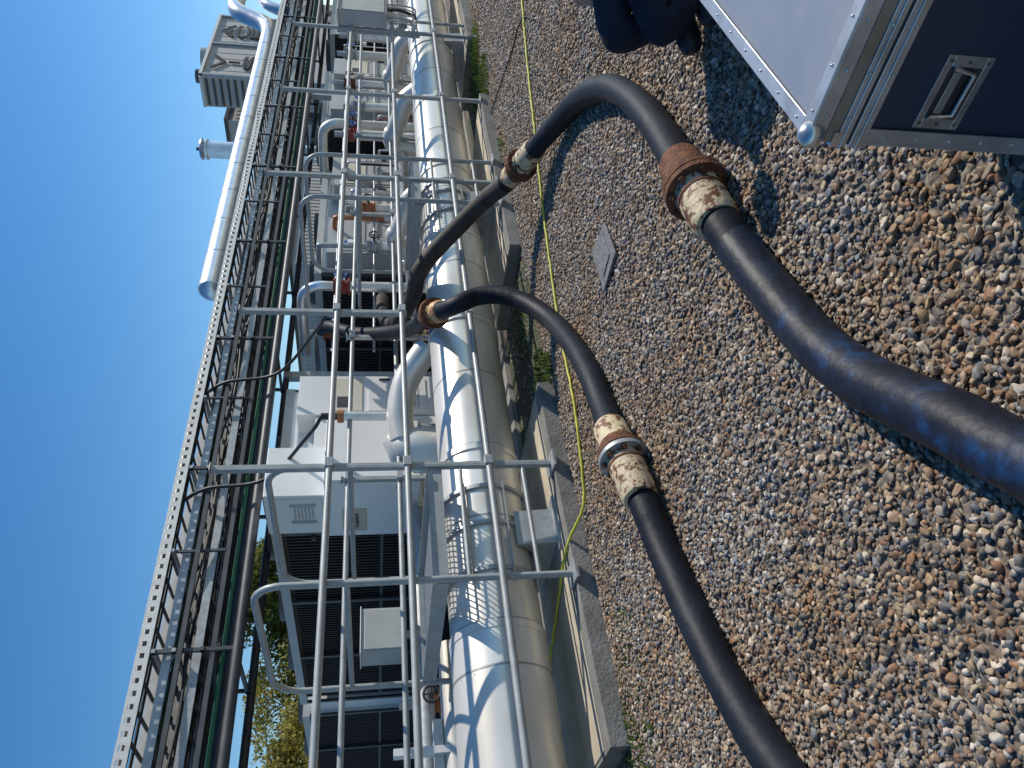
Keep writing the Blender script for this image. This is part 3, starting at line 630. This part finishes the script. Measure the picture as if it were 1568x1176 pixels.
V=[pel,(4.10,.98,.68),(4.06,1.0,.92),(4.01,1.04,1.10),(3.98,1.06,1.18),
   pel-SL*.09-Vector((0,0,.02)),(3.68,1.43,.46),(3.80,1.28,.14),(3.64,1.45,.055),
   pel+SL*.09-Vector((0,0,.03)),(3.50,1.33,.30),(3.66,1.12,.12),(3.52,1.26,.055),
   Vector((4.03,1.02,1.02))-SL*.17,Vector((3.98,1.12,.78))-SL*.20,Vector((3.92,1.22,.66))-SL*.10,
   Vector((4.03,1.02,1.02))+SL*.17,Vector((3.92,.86,.84))+SL*.18,Vector((3.78,.80,.90))+SL*.30]
Ed=[(0,1),(1,2),(2,3),(3,4),(0,5),(5,6),(6,7),(7,8),(0,9),(9,10),(10,11),(11,12),(2,13),(13,14),(14,15),(2,16),(16,17),(17,18)]
Rd=[.16,.15,.16,.07,.055,.14,.11,.075,.062,.14,.11,.075,.062,.07,.05,.035,.07,.05,.035]
def asg(c):
    if c.z>1.13: return 2
    if c.z>.64 : return 1
    if (c.z<.13 and ((c-Vector((3.70,1.38,.05))).length<.19 or (c-Vector((3.56,1.2,.05))).length<.17)): return 3
    return 0
skin_obj('clothed_body',[tuple(v) for v in V],Ed,Rd,asg,['trouser','jacket','skin','boot'],MAN)
b=MB(); hc=Vector((3.95,1.09,1.30)); b.ball(hc,.1,'skin',(.88,.88,1.18),seg=24,ring=16)
b.ball(hc+Vector((0,0,.02))-F*.012,.104,'hair',(.9,.9,1.1),seg=24,ring=16)
b.ball(hc+F*.045-Vector((0,0,.025)),.068,'skin',(.95,.95,1.25),seg=20,ring=12)
b.ball(hc+F*.112-Vector((0,0,.02)),.014,'skin',(1,1,1.6))
for s in(-1,1): b.ball(hc+SL*.09*s-Vector((0,0,.02)),.022,'skin',(.7,.7,1.4)); b.ball(hc+F*.103+SL*.03*s+Vector((0,0,.01)),.01,'white'); b.ball(hc+F*.111+SL*.03*s+Vector((0,0,.01)),.005,'black')
b.ball(hc+F*.105-Vector((0,0,.065)),.02,'skin',(1,1,.35))
b.obj('head',MAN)
def hand(w,d,name,side):
    w=Vector(w);d=Vector(d).normalized();sd=d.cross(Vector((0,0,1))).normalized()*side;n=Vector((0,0,-1))
    vs=[w,w+d*.05,w+d*.085];ed=[(0,1),(1,2)];rd=[.026,.034,.03]
    for i in range(4):
        o=sd*(.027-.018*i);L_=(.07,.08,.074,.058)[i];k=len(vs)
        vs+=[w+d*.085+o,w+d*(.085+L_*.45)+o+n*.012,w+d*(.085+L_*.75)+o+n*.034,w+d*(.085+L_*.85)+o+n*.055];ed+=[(2,k),(k,k+1),(k+1,k+2),(k+2,k+3)];rd+=[.010,.009,.0085,.007]
    k=len(vs);vs+=[w+d*.035+sd*.035,w+d*.06+sd*.055+n*.01,w+d*.085+sd*.058+n*.02];ed+=[(1,k),(k,k+1),(k+1,k+2)];rd+=[.013,.011,.009]
    skin_obj(name,[tuple(v) for v in vs],ed,rd,lambda c:0,['skin'],MAN)
hand(V[15],Vector((-.3,.1,-.3)),'hand_right',1); hand(V[18],Vector((-.3,-.9,0)),'hand_left',-1)
# ---------------------------------------------------------------- trees
def tree(name,x,y,h,w,k,n=26000,seed=1,leaf=.10):
    r=np.random.default_rng(seed); b=MB()
    b.tube([(x,y,0),(x+.05,y,h*.25),(x,y+.05,h*.5),(x+.05,y,h*.75)],[h*.03,h*.024,h*.017,h*.008],'bark',seg=10)
    cl=[]
    for i in range(38):
        a=r.uniform(0,6.28);zz=h*r.uniform(.22,.93);q=math.sin(math.pi*min(1,(zz/h-.08)/.98))**.6;d=w*.5*q*r.uniform(.2,1)
        p=Vector((x+d*math.cos(a),y+d*math.sin(a),zz)); cl.append((p,w*r.uniform(.10,.20)))
        b.tube([(x,y,zz*.7),tuple((Vector((x,y,zz*.8))+p)/2),tuple(p)],[h*.008,h*.004,h*.0015],'bark',seg=6)
    per=n//len(cl); V=[]
    for p,rr in cl:
        c=r.normal(size=(per,3)); c/=np.linalg.norm(c,axis=1)[:,None]; c*=rr*(r.uniform(.1,1.2,per)**.6)[:,None]; c[:,2]*=.75; c+=np.array(p)
        u=r.normal(size=(per,3));u/=np.linalg.norm(u,axis=1)[:,None]; v=np.cross(u,r.normal(size=(per,3)));v/=np.linalg.norm(v,axis=1)[:,None]
        s=(leaf*r.uniform(.5,1.2,per))[:,None]
        V.append(np.stack([c-u*s,c+v*s*.5,c+u*s,c-v*s*.5],1).reshape(-1,3))
    V=np.concatenate(V); k0=len(b.v)
    b.v+= [tuple(q) for q in V]; i=b.mi(k); nf=len(V)//4
    b.f+=[[k0+4*j,k0+4*j+1,k0+4*j+2,k0+4*j+3] for j in range(nf)]; b.m+=[i]*nf; b.s+=[False]*nf
    b.obj(name)
tree('deciduous_tree',10.9,26,5.9,4.4,'leafy',seed=3,n=18000,leaf=.085); tree('deciduous_tree',7.9,25,4.9,4.6,'leafy',seed=4,n=18000,leaf=.085)
tree('deciduous_tree',14.2,24.5,6.6,4.4,'leafg',seed=5); tree('deciduous_tree',17.5,27,5.6,4.5,'leafg',seed=6,n=12000); tree('deciduous_tree',24,30,6,5,'leafg',seed=8,n=12000)
r=np.random.default_rng(11); n=36000
xs=r.uniform(-40,110,n); hh=4.5+1.6*np.sin(xs*.35)+1.0*np.sin(xs*1.1+1)+.5*np.sin(xs*2.9)
c=np.stack([xs,60+r.uniform(-2.5,2.5,n),hh*(r.uniform(0,1,n)**.6)],1)
u=r.normal(size=(n,3));u/=np.linalg.norm(u,axis=1)[:,None];v=np.cross(u,r.normal(size=(n,3)));v/=np.linalg.norm(v,axis=1)[:,None]
s=r.uniform(.15,.42,n)[:,None]; V=np.stack([c-u*s,c+v*s*.6,c+u*s,c-v*s*.6],1).reshape(-1,3)
me=bpy.data.meshes.new('distant_trees'); me.from_pydata(V.tolist(),[],[[4*j,4*j+1,4*j+2,4*j+3] for j in range(n)]); me.materials.append(M['leafg']); me.update()
COL.objects.link(bpy.data.objects.new('distant_trees',me))
# ---------------------------------------------------------------- light
sd=Vector((1.0,-.38,.95)).normalized(); el=math.asin(sd.z); az=math.atan2(sd.x,sd.y)
W=bpy.data.worlds.new('World'); S.world=W; W.use_nodes=True; N=W.node_tree.nodes;L=W.node_tree.links
sk=N.new('ShaderNodeTexSky'); sk.sky_type='NISHITA'; sk.sun_disc=False; sk.sun_elevation=el; sk.sun_rotation=az
sk.air_density=1.0; sk.dust_density=.15; sk.ozone_density=2.6
hs=N.new('ShaderNodeHueSaturation'); hs.inputs['Saturation'].default_value=1.32; hs.inputs['Value'].default_value=1.1
L.new(sk.outputs[0],hs.inputs['Color']); L.new(hs.outputs[0],N['Background'].inputs[0]); N['Background'].inputs[1].default_value=.12
ld=bpy.data.lights.new('sun','SUN'); ld.energy=4.8; ld.angle=math.radians(.6); ld.color=(1,.93,.82)
lo=bpy.data.objects.new('sun',ld); COL.objects.link(lo); lo.rotation_euler=sd.to_track_quat('Z','Y').to_euler()
# ---------------------------------------------------------------- camera (portrait phone photo stored on its side)
th=math.atan(209/1178); a=math.radians(46)
H=Vector((math.cos(a),math.sin(a),0)); Rt=Vector((math.sin(a),-math.cos(a),0)); Z=Vector((0,0,1))
fw=H*math.cos(th)-Z*math.sin(th); upv=H*math.sin(th)+Z*math.cos(th)
cd=bpy.data.cameras.new('camera'); cd.sensor_width=36; cd.lens=27.05; cd.clip_start=.05; cd.clip_end=1000
co=bpy.data.objects.new('camera',cd); COL.objects.link(co)
m=Matrix((-upv,Rt,-fw)).transposed().to_4x4(); m.translation=Vector((0,0,1.6)); co.matrix_world=m
S.camera=co
